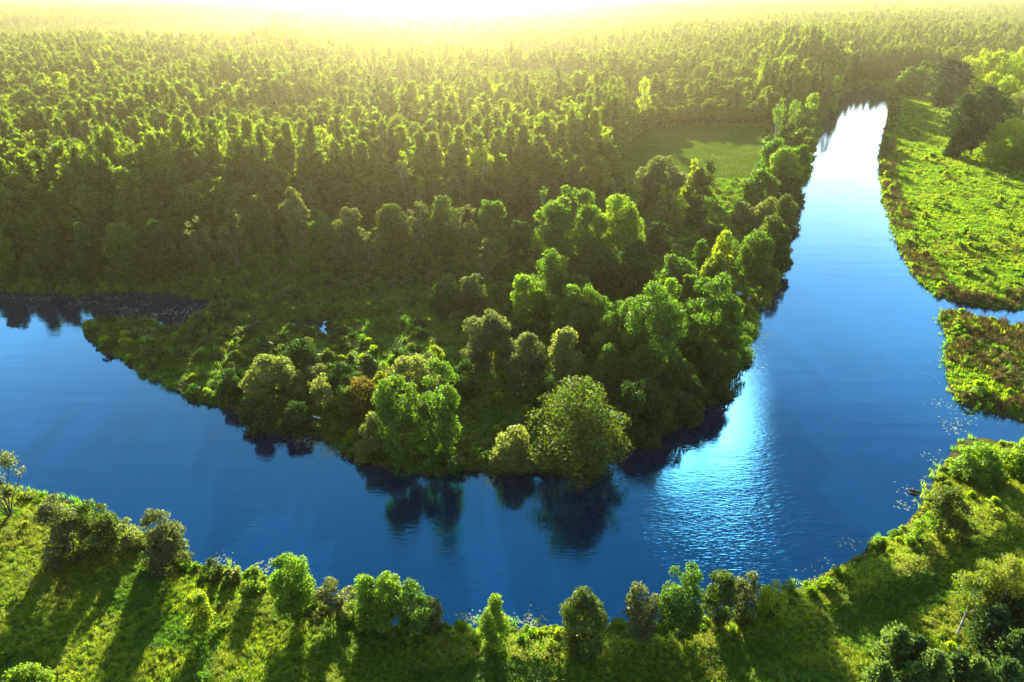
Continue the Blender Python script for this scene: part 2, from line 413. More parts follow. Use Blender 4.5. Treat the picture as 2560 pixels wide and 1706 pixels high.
def pine_parts(rg, Hh, W, t0, card, tufts, branches, droop=0.0, spruce=False):
    """whorled branches carrying needle tufts; returns crown (V,F) and trunk (V,F)"""
    Ps, Ds = [], []
    tr = [np.array([0, 0, -.3]), np.array([rg.normal() * .01 * Hh, rg.normal() * .01 * Hh, Hh * .5]), np.array([0, 0, Hh * .97])]
    limbs = []
    for i in range(branches):
        t = (i + rg.random()) / branches
        prof = (1 - t) ** (.95 if spruce else .48) * (.6 + .4 * min(1, t / .22)) + .04
        ln = W / 2 * prof * rg.uniform(.65, 1.15); a = i * 2.4 + rg.uniform(-.5, .5)
        z0 = Hh * (t0 + (1 - t0) * t) - ln * (.0 if spruce else .22)
        up = -.25 - droop if spruce else rg.uniform(.15, .5)
        s = np.linspace(.25, 1, tufts) + rg.uniform(-.06, .06, tufts)
        lat = rg.normal(size=tufts) * .16 * ln
        x = np.cos(a) * ln * s - np.sin(a) * lat; y = np.sin(a) * ln * s + np.cos(a) * lat
        z = z0 + up * ln * s ** 1.5 + rg.normal(size=tufts) * .05 * ln
        Ps.append(np.stack([x, y, np.minimum(z, Hh)], 1))
        dd = np.array([np.cos(a), np.sin(a), .1 if spruce else .75])
        Ds.append(unit(dd + .45 * rg.normal(size=(tufts, 3))))
        if i % 4 == 0 and not spruce: limbs.append(tube([(0, 0, z0), (np.cos(a) * ln * .5, np.sin(a) * ln * .5, z0 + up * ln * .3), (np.cos(a) * ln * .9, np.sin(a) * ln * .9, z0 + up * ln * .85)], [.09, .06, .02], 4))
    P = np.concatenate(Ps); D = np.concatenate(Ds)
    k = 3
    P = np.repeat(P, k, 0) + rg.normal(size=(len(P) * k, 3)) * card * .55; D = unit(np.repeat(D, k, 0) + .4 * rg.normal(size=(len(D) * k, 3)))
    Nn = unit(np.cross(D, rg.normal(size=D.shape)))
    top = cards(P, Nn, card * rg.uniform(.65, 1.2, len(P)), rg, .42, D)
    trunk = join([tube(tr, [.016 * Hh, .011 * Hh, .02])] + limbs)
    return top, trunk

def add_plant(name, kindcat, loc, crownVF, stemVF, leafm, barkm, label, group, rz=0.0, pn=('crown', 'trunk')):
    root = bpy.data.objects.new(name, None); COL.objects.link(root); root.location = loc; root.rotation_euler[2] = rz
    root.empty_display_size = .5
    tag(root, label, kindcat, group)
    link(pn[0], make_mesh(pn[0], crownVF[0], [crownVF[1]], [leafm]), root)
    link(pn[1], make_mesh(pn[1], stemVF[0], [stemVF[1]], [barkm], smooth=True), root)
    return root

#KINDS: key -> name, category, crown profile, t0, stems, clump count, weep
KIND = {
 'bush':   ('willow_bush', 'bush', 'dome', .0, 6, 32, 0),
 'shrub':  ('shrub', 'shrub', 'dome', .03, 5, 18, 0),
 'tree':   ('alder_tree', 'tree', 'round', .03, 1, 40, 0),
 'willow': ('willow_tree', 'tree', 'round', .02, 1, 54, 0),
 'tallwillow': ('willow_tree', 'tree', 'oval', .04, 1, 36, 0),
 'oval':   ('alder_tree', 'tree', 'oval', .10, 1, 32, 0),
 'cone':   ('young_alder_tree', 'tree', 'cone', .05, 1, 30, 0),
 'open':   ('bare_willow', 'tree', 'crown', .25, 7, 24, 0),
 'weep':   ('weeping_willow', 'tree', 'round', .10, 1, 34, 1.0),
 'poplar': ('poplar_tree', 'tree', 'oval', .12, 1, 30, .4),
 'birch':  ('birch_tree', 'tree', 'oval', .40, 1, 26, .3),
 'pine':   ('pine_tree', 'pine tree', None, .30, 1, 0, 0),
 'spruce': ('spruce_tree', 'spruce tree', None, .06, 1, 0, 0),
}
PLANTED = []
def plant(k, u, top, base, wpx, pal, label, group, h=None, dens=1.0):
    name, cat, shape, t0, multi, ncl, weep = KIND[k]
    rg = np.random.default_rng(int(u * 7 + top * 13) + 5)
    if base is not None:
        z0 = 1.0; x, y = (float(a) for a in ground_at(u, base, z0))
        z0 = hz(x, y); x, y = (float(a) for a in ground_at(u, base, max(z0, 0))); z0 = max(hz(x, y), -.1)
        dx, dy, dz = ray(u, top); Hh = float(H + y / dy * dz - z0)
    else:
        x, y = (float(a) for a in ground_at(u, top, h + .9)); z0 = max(hz(x, y), 0); Hh = h
    Hh = max(Hh, .6)
    depth = y * cp + (H - Hh * .5) * sp
    W = wpx / F * depth * (1.15 if group == PE else 1.14 if group in WIDE else 1.08)
    leaf = float(np.clip(depth * .0021, .12, .70))
    if k in ('pine', 'spruce'):
        if group == RM: W *= 1.35
        c, s = pine_parts(rg, Hh, W, t0, leaf * (1.6 if group == YP else 1.25), 10 if group == YP else 7, 120 if group in (YP, RM) else int(np.clip(70 * min(W, 6) / 4, 40, 110)), spruce=(k == 'spruce'))
        bm = PINEBARK
    else:
        cr = (.10, .19) if W > 9 else (.13, .24)
        nc = int(ncl * (1.5 if W > 9 else 1.0) * (1.25 if Hh > W * 1.3 else 1))
        if k in ('open',): dens *= .45; cr = (.09, .17)
        if k == 'birch': dens *= .7
        c, C = crown(rg, W, Hh, t0, shape, leaf, nc, dens * 1.3, 22000, weep, cr)
        s = stems(rg, Hh, W, C, multi, max(.07, depth * .0006, .012 * Hh))
        bm = BIRCHBARK if k == 'birch' else BARK
    PLANTED.append((x, y, W))
    pn = ('crown', 'trunk') if cat not in ('bush', 'shrub') else ('foliage', 'stem')
    return add_plant(name, cat, (x, y, z0), c, s, LEAF[pal], bm, label, group, rg.uniform(0, 0), pn)

NB = 'trees and bushes along the near bank'
PE = 'trees and bushes on the wooded point'
LB = 'trees along the far river bank'
FO = 'bright broadleaf trees in the pine forest'
RM = 'trees beside the right bank meadow'
YP = 'young pines in the near corner'
EDGE = 'pale broadleaf trees at the forest front'
CAT = [
 # near bank, left to right
 ('open', 30, 1135, 1290, 130, 'grey', 'sparse brownish willow with bare upright stems at the water, leftmost on the near bank', NB),
 ('bush', 180, 1238, 1385, 105, 'grey', 'grey green rounded bush, left half of the joined pair on the near bank', NB),
 ('bush', 265, 1243, 1378, 90, 'olive', 'darker rounded bush, right half of the joined pair on the near bank', NB),
 ('shrub', 325, 1300, 1368, 75, 'pale', 'low pale green bush at the water between the joined pair and the lone grey bush', NB),
 ('bush', 420, 1280, 1408, 110, 'grey', 'lone tall grey green willow bush beside the water notch on the near bank', NB),
 ('shrub', 533, 1400, 1444, 50, 'olive', 'small olive clump at the water right of the lone grey bush', NB),
 ('shrub', 585, 1408, 1447, 42, 'pale', 'small pale waterside shrub next to the olive clump', NB),
 ('shrub', 640, 1424, 1468, 62, 'bright', 'low bright shrub leaning over the water left of the lime green tree', NB),
 ('oval', 740, 1398, 1536, 112, 'bright', 'lime green young tree at the shore beside a silvery shrub', NB),
 ('shrub', 830, 1457, 1528, 85, 'grey', 'silvery grey shrub right beside the lime green shore tree', NB),
 ('shrub', 882, 1470, 1540, 55, 'pale', 'pale silvery shrub touching the left side of the big green thicket', NB),
 ('oval', 513, 1487, 1584, 72, 'yellow', 'small yellow green tree standing alone in the open meadow', NB),
 ('shrub', 75, 1680, 1740, 110, 'bright', 'bright green bush cut by the bottom edge, farther left of two', NB),
 ('shrub', 188, 1683, 1735, 60, 'yellow', 'yellow green bush cut by the bottom edge, farther right of two', NB),
 ('oval', 925, 1443, 1574, 76, 'bright', 'bright green tree, left stem of the big thicket on the near bank', NB),
 ('oval', 985, 1436, 1582, 84, 'bright', 'tallest bright green tree in the middle of the big near bank thicket', NB),
 ('oval', 1040, 1452, 1586, 84, 'mid', 'darker green tree, right of the middle in the big near bank thicket', NB),
 ('bush', 1085, 1480, 1566, 50, 'grey', 'grey willow bush closing the right end of the big near bank thicket', NB),
 ('cone', 1240, 1480, 1612, 98, 'bright', 'single bright green cone shaped tree on the near bank between two gaps', NB),
 ('tree', 1452, 1490, 1622, 112, 'olive', 'dark olive tree with ragged crown and visible trunk on the near bank', NB),
 ('oval', 1592, 1467, 1603, 88, 'grey', 'grey green thin tree left of the tall dark green tree', NB),
 ('oval', 1692, 1420, 1590, 112, 'mid', 'tall dense dark green tree, highest on the near bank', NB),
 ('oval', 1785, 1434, 1562, 84, 'olive', 'mid green airy tree just right of the tall dark green tree', NB),
 ('oval', 1852, 1438, 1552, 68, 'grey', 'slim greyish tree, last in the row right of the tall dark tree', NB),
 ('shrub', 1925, 1462, 1532, 80, 'yellow', 'yellow green leafy shrub beyond the end of the tree row', NB),
 ('shrub', 1972, 1448, 1474, 30, 'bright', 'tiny vivid green bush on the water edge past the tree row', NB),
 ('shrub', 2184, 1343, 1370, 34, 'bright', 'small vivid green bush standing out into the water on the curved bank', NB),
 ('oval', 2345, 1228, 1338, 86, 'olive', 'thin grey green tree on the curved bank above the water', NB),
 ('shrub', 2298, 1282, 1366, 62, 'bright', 'bright green bush at the foot of the thin tree on the curved bank', NB),
 ('shrub', 2405, 1300, 1352, 60, 'olive', 'dark low bush right of the thin tree on the curved bank', NB),
 ('bush', 2440, 1112, 1190, 105, 'bright', 'bright green bush mound at the mouth of the lily cove', NB),
 ('bush', 2545, 1110, 1180, 90, 'bright', 'green bush mound at the right edge below the lily cove', NB),
 ('birch', 2392, 1412, 1590, 100, 'gold', 'birch with white trunk and golden leaves, left of the near corner pair', NB),
 ('birch', 2448, 1405, 1606, 110, 'gold', 'birch with forked white trunk and golden leaves, right of the near corner pair', NB),
 # the wooded point
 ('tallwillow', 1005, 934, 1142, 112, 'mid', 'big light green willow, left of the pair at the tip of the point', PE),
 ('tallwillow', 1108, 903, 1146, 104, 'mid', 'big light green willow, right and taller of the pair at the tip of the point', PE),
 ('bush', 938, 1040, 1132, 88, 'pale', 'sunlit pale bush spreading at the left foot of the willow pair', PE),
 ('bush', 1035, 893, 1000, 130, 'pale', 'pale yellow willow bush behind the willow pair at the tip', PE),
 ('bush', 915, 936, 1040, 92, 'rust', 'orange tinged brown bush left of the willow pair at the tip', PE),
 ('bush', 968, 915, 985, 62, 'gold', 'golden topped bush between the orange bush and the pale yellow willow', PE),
 ('shrub', 1092, 862, 925, 40, 'yellow', 'slim yellow green sapling rising behind the pale yellow willow', PE),
 ('willow', 1440, 966, 1172, 214, 'olive', 'large round olive willow bush overhanging the water at the point', PE),
 ('bush', 1282, 1068, 1172, 104, 'pale', 'silvery pale bush on the shore left of the large round willow', PE),
 ('bush', 1318, 838, 962, 92, 'grey', 'pale topped willow bush, left of the two in the middle of the point', PE),
 ('bush', 1412, 822, 962, 100, 'pale', 'pale topped willow bush, right of the two in the middle of the point', PE),
 ('bush', 1226, 787, 890, 138, 'grey', 'greyish dome shaped bush with one green shoot on top', PE),
 ('oval', 1315, 680, 815, 78, 'bright', 'bright green upright tree beside the grey dome bush', PE),
 ('tree', 1378, 630, 790, 96, 'mid', 'tall green tree with a sunlit left side behind the bright upright tree', PE),
 ('tree', 1437, 690, 800, 72, 'mid', 'lower green tree joined to the right of the tall sunlit tree', PE),
 ('tree', 1447, 716, 852, 132, 'mid', 'round green tree in the middle of the point in front of the dark trees', PE),
 ('tree', 1545, 738, 905, 92, 'mid', 'sunlit left shoulder tree of the great clump on the point', PE),
 ('tree', 1622, 712, 968, 150, 'mid', 'tallest and widest tree of the great clump on the point', PE),
 ('oval', 1662, 696, 850, 62, 'bright', 'narrow bright crown sticking up between the great clump and its right neighbour', PE),
 ('tree', 1760, 688, 905, 138, 'mid', 'broad rounded tree at the right of the great clump by the river', PE),
 ('oval', 1512, 797, 905, 66, 'bright', 'small bright tree at the left foot of the great clump', PE),
 ('cone', 1518, 850, 972, 90, 'mid', 'pointed cone shaped tree below the great clump', PE),
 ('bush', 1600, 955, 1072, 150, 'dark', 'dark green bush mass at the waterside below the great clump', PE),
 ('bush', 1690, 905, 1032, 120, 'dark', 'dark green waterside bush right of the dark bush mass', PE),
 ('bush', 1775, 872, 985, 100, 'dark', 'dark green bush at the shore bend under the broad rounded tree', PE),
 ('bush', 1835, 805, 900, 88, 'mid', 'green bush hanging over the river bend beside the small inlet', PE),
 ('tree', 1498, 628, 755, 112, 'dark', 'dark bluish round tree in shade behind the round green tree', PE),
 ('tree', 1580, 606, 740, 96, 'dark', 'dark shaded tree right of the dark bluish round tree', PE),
 ('tree', 1415, 462, 682, 132, 'mid', 'very large tree with bright green crown, left of the tall pair before the pines', PE),
 ('tree', 1530, 492, 672, 120, 'bright', 'very large tree with bright green crown, right of the tall pair before the pines', PE),
 ('tree', 1645, 395, 528, 108, 'grey', 'pale round tree at the corner of the grassy clearing', PE),
 ('cone', 1725, 386, 498, 52, 'yellow', 'pointed yellow tree standing at the edge of the grassy clearing', PE),
 ('oval', 1758, 398, 505, 46, 'olive', 'dull green tree right behind the pointed yellow tree', PE),
 ('cone', 1648, 464, 560, 42, 'yellow', 'small pointed light green tree below the pale round tree', PE),
 ('oval', 1686, 498, 575, 40, 'yellow', 'small yellow green tree beside the small pointed light tree', PE),
 ('bush', 1735, 490, 560, 60, 'dark', 'dark green bush in the grassland below the pointed yellow tree', PE),
 ('bush', 1778, 545, 600, 52, 'dark', 'dark round bush beside the sunlit grass lane', PE),
 ('bush', 1852, 505, 560, 62, 'grey', 'greyish bush between the grass lane and the river trees', PE),
 ('oval', 1795, 578, 690, 52, 'yellow', 'yellow topped tree at the end of the sunlit grass lane', PE),
 ('bush', 1782, 632, 705, 64, 'yellow', 'yellow green bush in front of the yellow topped tree', PE),
 ('bush', 1752, 600, 668, 48, 'mid', 'mid green bush left of the yellow topped tree', PE),
 ('bush', 1690, 640, 705, 86, 'mid', 'green bush with a lit tip in the shaded middle of the point', PE),
 ('bush', 1640, 560, 632, 70, 'dark', 'dark bush in the shade right of the tall pair of trees', PE),
 ('bush', 1722, 690, 745, 60, 'mid', 'low green bush below the lit tip bush', PE),
 # river side of the point
 ('tree', 1925, 350, 470, 76, 'mid', 'rearmost tree of the big green cluster on the river bank', LB),
 ('tree', 1948, 372, 488, 80, 'bright', 'brightest middle tree of the big green cluster on the river bank', LB),
 ('tree', 1984, 362, 470, 52, 'mid', 'right tree of the big green cluster, overhanging the river', LB),
 ('tree', 1892, 424, 505, 76, 'mid', 'front left tree of the big green cluster on the river bank', LB),
 ('bush', 1960, 436, 500, 80, 'dark', 'dark bush at the water under the big green cluster', LB),
 ('bush', 1912, 497, 575, 66, 'grey', 'grey green bush on the bank just below the big green cluster', LB),
 ('bush', 1960, 488, 570, 64, 'olive', 'olive bush at the water just below the big green cluster', LB),
 ('tree', 1912, 545, 662, 76, 'olive', 'olive tree on the bank beside the calm river stretch', LB),
 ('tree', 1882, 582, 690, 76, 'mid', 'green tree left of the olive bank tree', LB),
 ('bush', 1942, 570, 682, 54, 'dark', 'dark green bush over the water right of the olive bank tree', LB),
 ('bush', 1908, 665, 722, 72, 'mid', 'low green bush near the little inlet on the river bank', LB),
 ('bush', 1955, 302, 402, 62, 'olive', 'dull olive round bush on the far bank, left of its twin', LB),
 ('bush', 1998, 318, 405, 66, 'olive', 'dull olive round bush on the far bank at the water, right of its twin', LB),
 ('oval', 2012, 229, 350, 40, 'bright', 'bright tall tree standing before the dark pines on the far bank', LB),
 ('birch', 1936, 246, 352, 34, 'mid', 'thin pale birch left of the bright tall tree on the far bank', LB),
 ('birch', 1974, 250, 345, 32, 'mid', 'thin birch close beside the bright tall tree on the far bank', LB),
 ('oval', 1998, 268, 350, 32, 'bright', 'lower bright tree leaning against the bright tall tree', LB),
 ('poplar', 2077, 187, 290, 26, 'bright', 'slim bright poplar over the dark water at the river bend', LB),
 ('poplar', 2096, 97, 230, 28, 'yellow', 'light topped tree rising above the dark forest by the river bend', LB),
 # forest highlights
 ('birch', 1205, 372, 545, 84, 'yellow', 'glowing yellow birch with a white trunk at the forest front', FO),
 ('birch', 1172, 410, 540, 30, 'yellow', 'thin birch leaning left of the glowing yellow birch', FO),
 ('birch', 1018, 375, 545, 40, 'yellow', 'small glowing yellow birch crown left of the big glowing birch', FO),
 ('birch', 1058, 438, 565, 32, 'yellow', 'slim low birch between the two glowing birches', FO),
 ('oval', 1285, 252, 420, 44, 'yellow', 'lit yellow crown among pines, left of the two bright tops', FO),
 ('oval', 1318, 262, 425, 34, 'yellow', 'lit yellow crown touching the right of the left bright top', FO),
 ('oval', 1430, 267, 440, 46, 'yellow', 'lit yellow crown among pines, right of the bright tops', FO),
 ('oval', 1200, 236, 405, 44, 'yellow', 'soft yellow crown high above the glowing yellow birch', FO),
 ('birch', 1602, 196, 330, 36, 'yellow', 'yellow topped birch with long pale trunk behind the clearing', FO),
 ('birch', 1357, 463, 590, 26, 'mid', 'thin pale birch left of the very large bright trees', FO),
 ('tree', 148, 184, 330, 56, 'yellow', 'yellow green crown in the left forest, left of a touching pair', FO),
 ('tree', 188, 175, 330, 50, 'yellow', 'yellow green crown in the left forest, right of a touching pair', FO),
 ('tree', 102, 538, 640, 76, 'bright', 'bright round bush tree at the dark left forest front', FO),
 ('tree', 12, 572, 690, 70, 'bright', 'bright bush tree at the left frame edge by the forest front', FO),
 ('open', 512, 545, 684, 74, 'grey', 'pale bare stemmed willow, leftmost of the pale row at the forest front', EDGE),
 ('open', 600, 520, 675, 62, 'grey', 'pale tree with a bent white trunk at the forest front', EDGE),
 ('tree', 612, 482, 625, 48, 'mid', 'small green broadleaf tree behind the bent white trunk', EDGE),
 ('tree', 668, 484, 632, 56, 'olive', 'olive broadleaf tree at the forest front, left of the tallest pale one', EDGE),
 ('oval', 755, 470, 645, 64, 'grey', 'tallest pale broadleaf tree at the forest front', EDGE),
 ('tree', 820, 530, 650, 60, 'mid', 'low green tree between the tallest pale tree and the broad pale one', EDGE),
 ('tree', 885, 524, 660, 86, 'grey', 'broad pale rounded tree at the forest front above the marsh', EDGE),
 ('open', 940, 560, 680, 50, 'grey', 'bare leaning grey tree at the marsh edge', EDGE),
 ('tree', 992, 512, 645, 74, 'olive', 'rounded olive tree right of the bare leaning tree', EDGE),
 ('open', 1050, 500, 640, 62, 'grey', 'pale thin stemmed tree below the glowing birch, left of two', EDGE),
 ('tree', 1115, 492, 640, 76, 'olive', 'olive rounded tree below the glowing birch', EDGE),
 ('open', 1170, 500, 655, 60, 'grey', 'pale thin stemmed tree below the glowing birch, right of two', EDGE),
 ('tree', 1228, 490, 640, 70, 'mid', 'shaded green tree right below the glowing birch', EDGE),
 ('open', 1222, 595, 700, 46, 'grey', 'small bare whitish tree in the shade of the marsh edge', EDGE),
 ('tree', 1298, 545, 660, 52, 'dark', 'dark small tree beside the very large bright tree', EDGE),
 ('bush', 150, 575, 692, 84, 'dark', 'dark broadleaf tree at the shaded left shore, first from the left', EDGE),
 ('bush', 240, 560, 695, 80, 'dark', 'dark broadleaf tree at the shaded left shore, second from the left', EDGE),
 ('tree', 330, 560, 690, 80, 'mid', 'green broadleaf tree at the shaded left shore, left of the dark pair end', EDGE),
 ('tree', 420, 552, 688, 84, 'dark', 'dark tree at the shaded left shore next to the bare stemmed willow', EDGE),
 # marshy left part of the point
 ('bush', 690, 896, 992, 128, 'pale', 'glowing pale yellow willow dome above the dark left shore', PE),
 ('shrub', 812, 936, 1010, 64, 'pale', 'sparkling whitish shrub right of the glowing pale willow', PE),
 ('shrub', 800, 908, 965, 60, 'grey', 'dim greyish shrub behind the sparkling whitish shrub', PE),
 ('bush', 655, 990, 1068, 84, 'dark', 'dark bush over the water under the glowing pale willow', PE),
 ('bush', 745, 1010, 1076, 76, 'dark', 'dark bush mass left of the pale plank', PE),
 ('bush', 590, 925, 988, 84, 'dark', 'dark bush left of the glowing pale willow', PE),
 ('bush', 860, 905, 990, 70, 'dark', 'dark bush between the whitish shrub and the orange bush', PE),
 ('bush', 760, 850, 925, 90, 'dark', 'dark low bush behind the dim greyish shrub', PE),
 ('bush', 870, 965, 1040, 64, 'mid', 'green bush below the orange tinged bush', PE),
 ('bush', 1160, 905, 985, 70, 'dark', 'dark bush right of the pale yellow willow behind the tip pair', PE),
 ('bush', 1360, 930, 1030, 90, 'dark', 'dark bush behind the large round willow', PE),
 ('bush', 1185, 690, 770, 80, 'grey', 'greyish marsh bush left of the bright upright tree', PE),
 ('bush', 1120, 700, 780, 74, 'dark', 'shaded marsh bush, farther left of the bright upright tree', PE),
 # right bank
 ('pine', 2340, 150, 268, 62, 'bluepine', 'dark blue green pine, left of the upper dark clump on the right bank', RM),
 ('pine', 2375, 158, 272, 62, 'bluepine', 'dark blue green pine, right of the upper dark clump on the right bank', RM),
 ('pine', 2345, 205, 290, 40, 'bluepine', 'small dark pine in front of the upper dark clump', RM),
 ('pine', 2382, 238, 385, 72, 'bluepine', 'dark pine at the left of the large dark clump on the right bank', RM),
 ('pine', 2425, 218, 388, 82, 'bluepine', 'tallest dark pine in the middle of the large dark clump', RM),
 ('pine', 2465, 245, 385, 70, 'bluepine', 'dark pine at the right of the large dark clump', RM),
 ('pine', 2408, 306, 395, 44, 'bluepine', 'small greyish pine in front of the large dark clump', RM),
 ('spruce', 2378, 338, 392, 32, 'bluepine', 'little pointed spruce at the foot of the large dark clump', RM),
 ('weep', 2420, 122, 262, 62, 'yellow', 'yellow weeping tree just right of the upper dark clump', RM),
 ('weep', 2388, 128, 262, 36, 'yellow', 'slim yellow tree behind the upper dark clump', RM),
 ('weep', 2470, 120, 265, 62, 'yellow', 'yellow weeping tree, second in the yellow row on the right bank', RM),
 ('weep', 2535, 100, 262, 80, 'yellow', 'large yellow weeping tree, tallest in the yellow row', RM),
 ('weep', 2600, 96, 262, 80, 'yellow', 'yellow weeping tree cut by the right frame edge', RM),
 ('weep', 2452, 178, 282, 48, 'yellow', 'low yellow weeping tree between the two dark clumps', RM),
 ('weep', 2490, 190, 300, 62, 'yellow', 'low rounded yellow tree above the large dark clump', RM),
 ('bush', 2532, 218, 318, 62, 'pale', 'pale grey topped willow at the right edge below the yellow row', RM),
 ('bush', 2580, 240, 330, 70, 'pale', 'pale willow cut by the right frame edge', RM),
 ('weep', 2512, 298, 412, 104, 'yellow', 'bright yellow weeping tree at the right of the meadow', RM),
 ('weep', 2556, 342, 420, 62, 'yellow', 'small bright yellow tree in front of the bright weeping tree', RM),
 ('tree', 2262, 168, 238, 46, 'mid', 'green tree at the river end of the right bank, left of a pair', RM),
 ('tree', 2294, 156, 240, 48, 'mid', 'green tree at the river end of the right bank, right of a pair', RM),
]
YOUNG = [(2255, 1575, 7, 95), (2345, 1640, 6.5, 105), (2212, 1668, 5.5, 80), (2525, 1430, 9, 90), (2505, 1520, 8, 110), (2448, 1652, 6.5, 90), (2300, 1668, 6, 80), (2410, 1640, 6, 80), (2560, 1590, 8, 110), (2530, 1660, 7.5, 110), (2300, 1600, 6, 76), (2580, 1480, 9, 90)]
YLAB = ['grey green young pine at the left front of the near corner stand', 'pale lit young pine lowest in the near corner stand', 'small young pine cut by the bottom edge, farthest left of the stand',
        'tall dark pine at the top right of the near corner stand', 'dark broad pine right beside the white trunked birches', 'lit young pine between the birches and the bottom edge',
        'small pine squeezed between the two lit pines at the bottom', 'shaded young pine directly below the white trunked birches', 'dark pine touching the right frame edge in the near corner',
        'dark pine in the bottom right corner of the stand', 'shaded small pine at the left foot of the birches', 'dark pine at the right edge above the others of the stand']

WIDE = (PE, LB, RM, EDGE)
def build_catalogue():
    for row in CAT: plant(*row)
    for (u, t, h, wp), lab in zip(YOUNG, YLAB):
        plant('pine', u, t, None, wp, 'youngpine' if lab.split()[0] in ('grey', 'pale', 'lit', 'small') else 'shadepine', lab, YP, h)
build_catalogue()

# ------------------------------------------------------------------ scattering: one object per kind of ground cover
def proto_collection(name, meshes):
    c = bpy.data.collections.new(name)
    for i, me in enumerate(meshes):
        c.objects.link(bpy.data.objects.new(f'{name}_{i:02d}', me))
    return c

def scatter(name, P, pick, rot, scl, coll):
    n = len(P)
    me = bpy.data.meshes.new(name); me.vertices.add(n); me.vertices.foreach_set('co', np.asarray(P, np.float32).ravel())
    a = me.attributes.new('pick', 'INT', 'POINT'); a.data.foreach_set('value', np.asarray(pick, np.int32))
    a = me.attributes.new('turn', 'FLOAT_VECTOR', 'POINT'); a.data.foreach_set('vector', np.asarray(rot, np.float32).ravel())
    a = me.attributes.new('size', 'FLOAT_VECTOR', 'POINT'); a.data.foreach_set('vector', np.asarray(scl, np.float32).ravel())
    o = link(name, me)
    ng = bpy.data.node_groups.new(name + '_scatter', 'GeometryNodeTree')
    ng.interface.new_socket('Geometry', in_out='INPUT', socket_type='NodeSocketGeometry')
    ng.interface.new_socket('Geometry', in_out='OUTPUT', socket_type='NodeSocketGeometry')
    gi = ng.nodes.new('NodeGroupInput'); go = ng.nodes.new('NodeGroupOutput')
    ip = ng.nodes.new('GeometryNodeInstanceOnPoints'); ci = ng.nodes.new('GeometryNodeCollectionInfo')
    ci.inputs['Collection'].default_value = coll; ci.inputs['Separate Children'].default_value = True; ci.inputs['Reset Children'].default_value = True
    def attr(nm, t):
        x = ng.nodes.new('GeometryNodeInputNamedAttribute'); x.data_type = t; x.inputs['Name'].default_value = nm
        return x.outputs['Attribute']
    e = ng.nodes.new('FunctionNodeEulerToRotation')
    Lk = ng.links.new
    Lk(gi.outputs[0], ip.inputs['Points']); Lk(ci.outputs[0], ip.inputs['Instance']); ip.inputs['Pick Instance'].default_value = True
    Lk(attr('pick', 'INT'), ip.inputs['Instance Index']); Lk(attr('turn', 'FLOAT_VECTOR'), e.inputs[0]); Lk(e.outputs[0], ip.inputs['Rotation'])
    Lk(attr('size', 'FLOAT_VECTOR'), ip.inputs['Scale']); Lk(ip.outputs[0], go.inputs[0])
    md = o.modifiers.new('scatter', 'NODES'); md.node_group = ng
    return kind(o, 'stuff')

# --- forest prototypes
def joined(top, trunk, lm, bm):
    V = np.concatenate([top[0], trunk[0]])
    return make_mesh('forest_tree', V, [top[1], trunk[1] + len(top[0])], [lm, bm], [0, 1])

PINES = []
for i in range(7):
    rg = np.random.default_rng(100 + i)
    top, tr = pine_parts(rg, 20, rg.uniform(5.8, 8.6), rg.uniform(.26, .46), .70, 6, 70)
    PINES.append((top, tr, LEAF['pine'], PINEBARK))
for i in range(3):
    rg = np.random.default_rng(130 + i)
    top, tr = pine_parts(rg, 21, rg.uniform(5.8, 7.0), .10, .66, 5, 84, spruce=True)
    PINES.append((top, tr, LEAF['spruce'], PINEBARK))
for i in range(2):
    rg = np.random.default_rng(150 + i)
    cc, C = crown(rg, 7.5, 17, .3, 'oval', .62, 30, .8, 1500)
    PINES.append((cc, stems(rg, 17, 7.5, C, 1, .2), LEAF['mid'], BARK))
for i in range(2):
    rg = np.random.default_rng(160 + i)
    cc, C = crown(rg, 7.0, 19, .3, 'oval', .55, 30, .8, 1500)
    PINES.append((cc, stems(rg, 19, 7.0, C, 1, .2), LEAF['yellow'], BIRCHBARK))
near_coll = proto_collection('forest_tree_shape', [joined(*p) for p in PINES])
CLUMPS = []
for i in range(5):
    rg = np.random.default_rng(170 + i); tops = []
    for j in range(14):
        h = rg.uniform(15, 21)
        top, tr = pine_parts(rg, h, rg.uniform(5, 7), .35, 1.25, 3, 15, spruce=rg.random() < .3)
        off = np.array([rg.uniform(-11, 11), rg.uniform(-11, 11), 0]); tops.append((top[0] + off, top[1]))
    V, f = join(tops); CLUMPS.append(make_mesh('forest_clump', V, [f], [LEAF['pine']]))
far_coll = proto_collection('forest_clump_shape', CLUMPS)

EDGE_U = [-2500, 0, 350, 520, 700, 900, 1150, 1300, 1450, 1530, 1580, 1700, 1850, 1960, 2030, 2090, 2140, 2260, 2600, 3500]
EDGE_V = [690, 676, 668, 640, 605, 578, 582, 575, 552, 470, 352, 325, 322, 326, 285, 238, 205, 196, 186, 186]
def in_forest(x, y):
    u, v = project(x, y, 0.0)
    return v < np.interp(u, EDGE_U, EDGE_V)
def young(x, y):
    u, v = project(x, y, 0.0)
    return (v < 172 - .02 * u) & (v > 92 - .03 * u + 8 * (vnoise(x, y, 120, 5) - .5)) & (u < 640 + 120 * vnoise(x, y, 90, 6))
def jitter_grid(x0, x1, y0, y1, s, rg):
    a, b2 = np.meshgrid(np.arange(x0, x1, s), np.arange(y0, y1, s)); a = a.ravel(); b2 = b2.ravel()
    return a + rg.uniform(-.48, .48, len(a)) * s, b2 + rg.uniform(-.48, .48, len(a)) * s

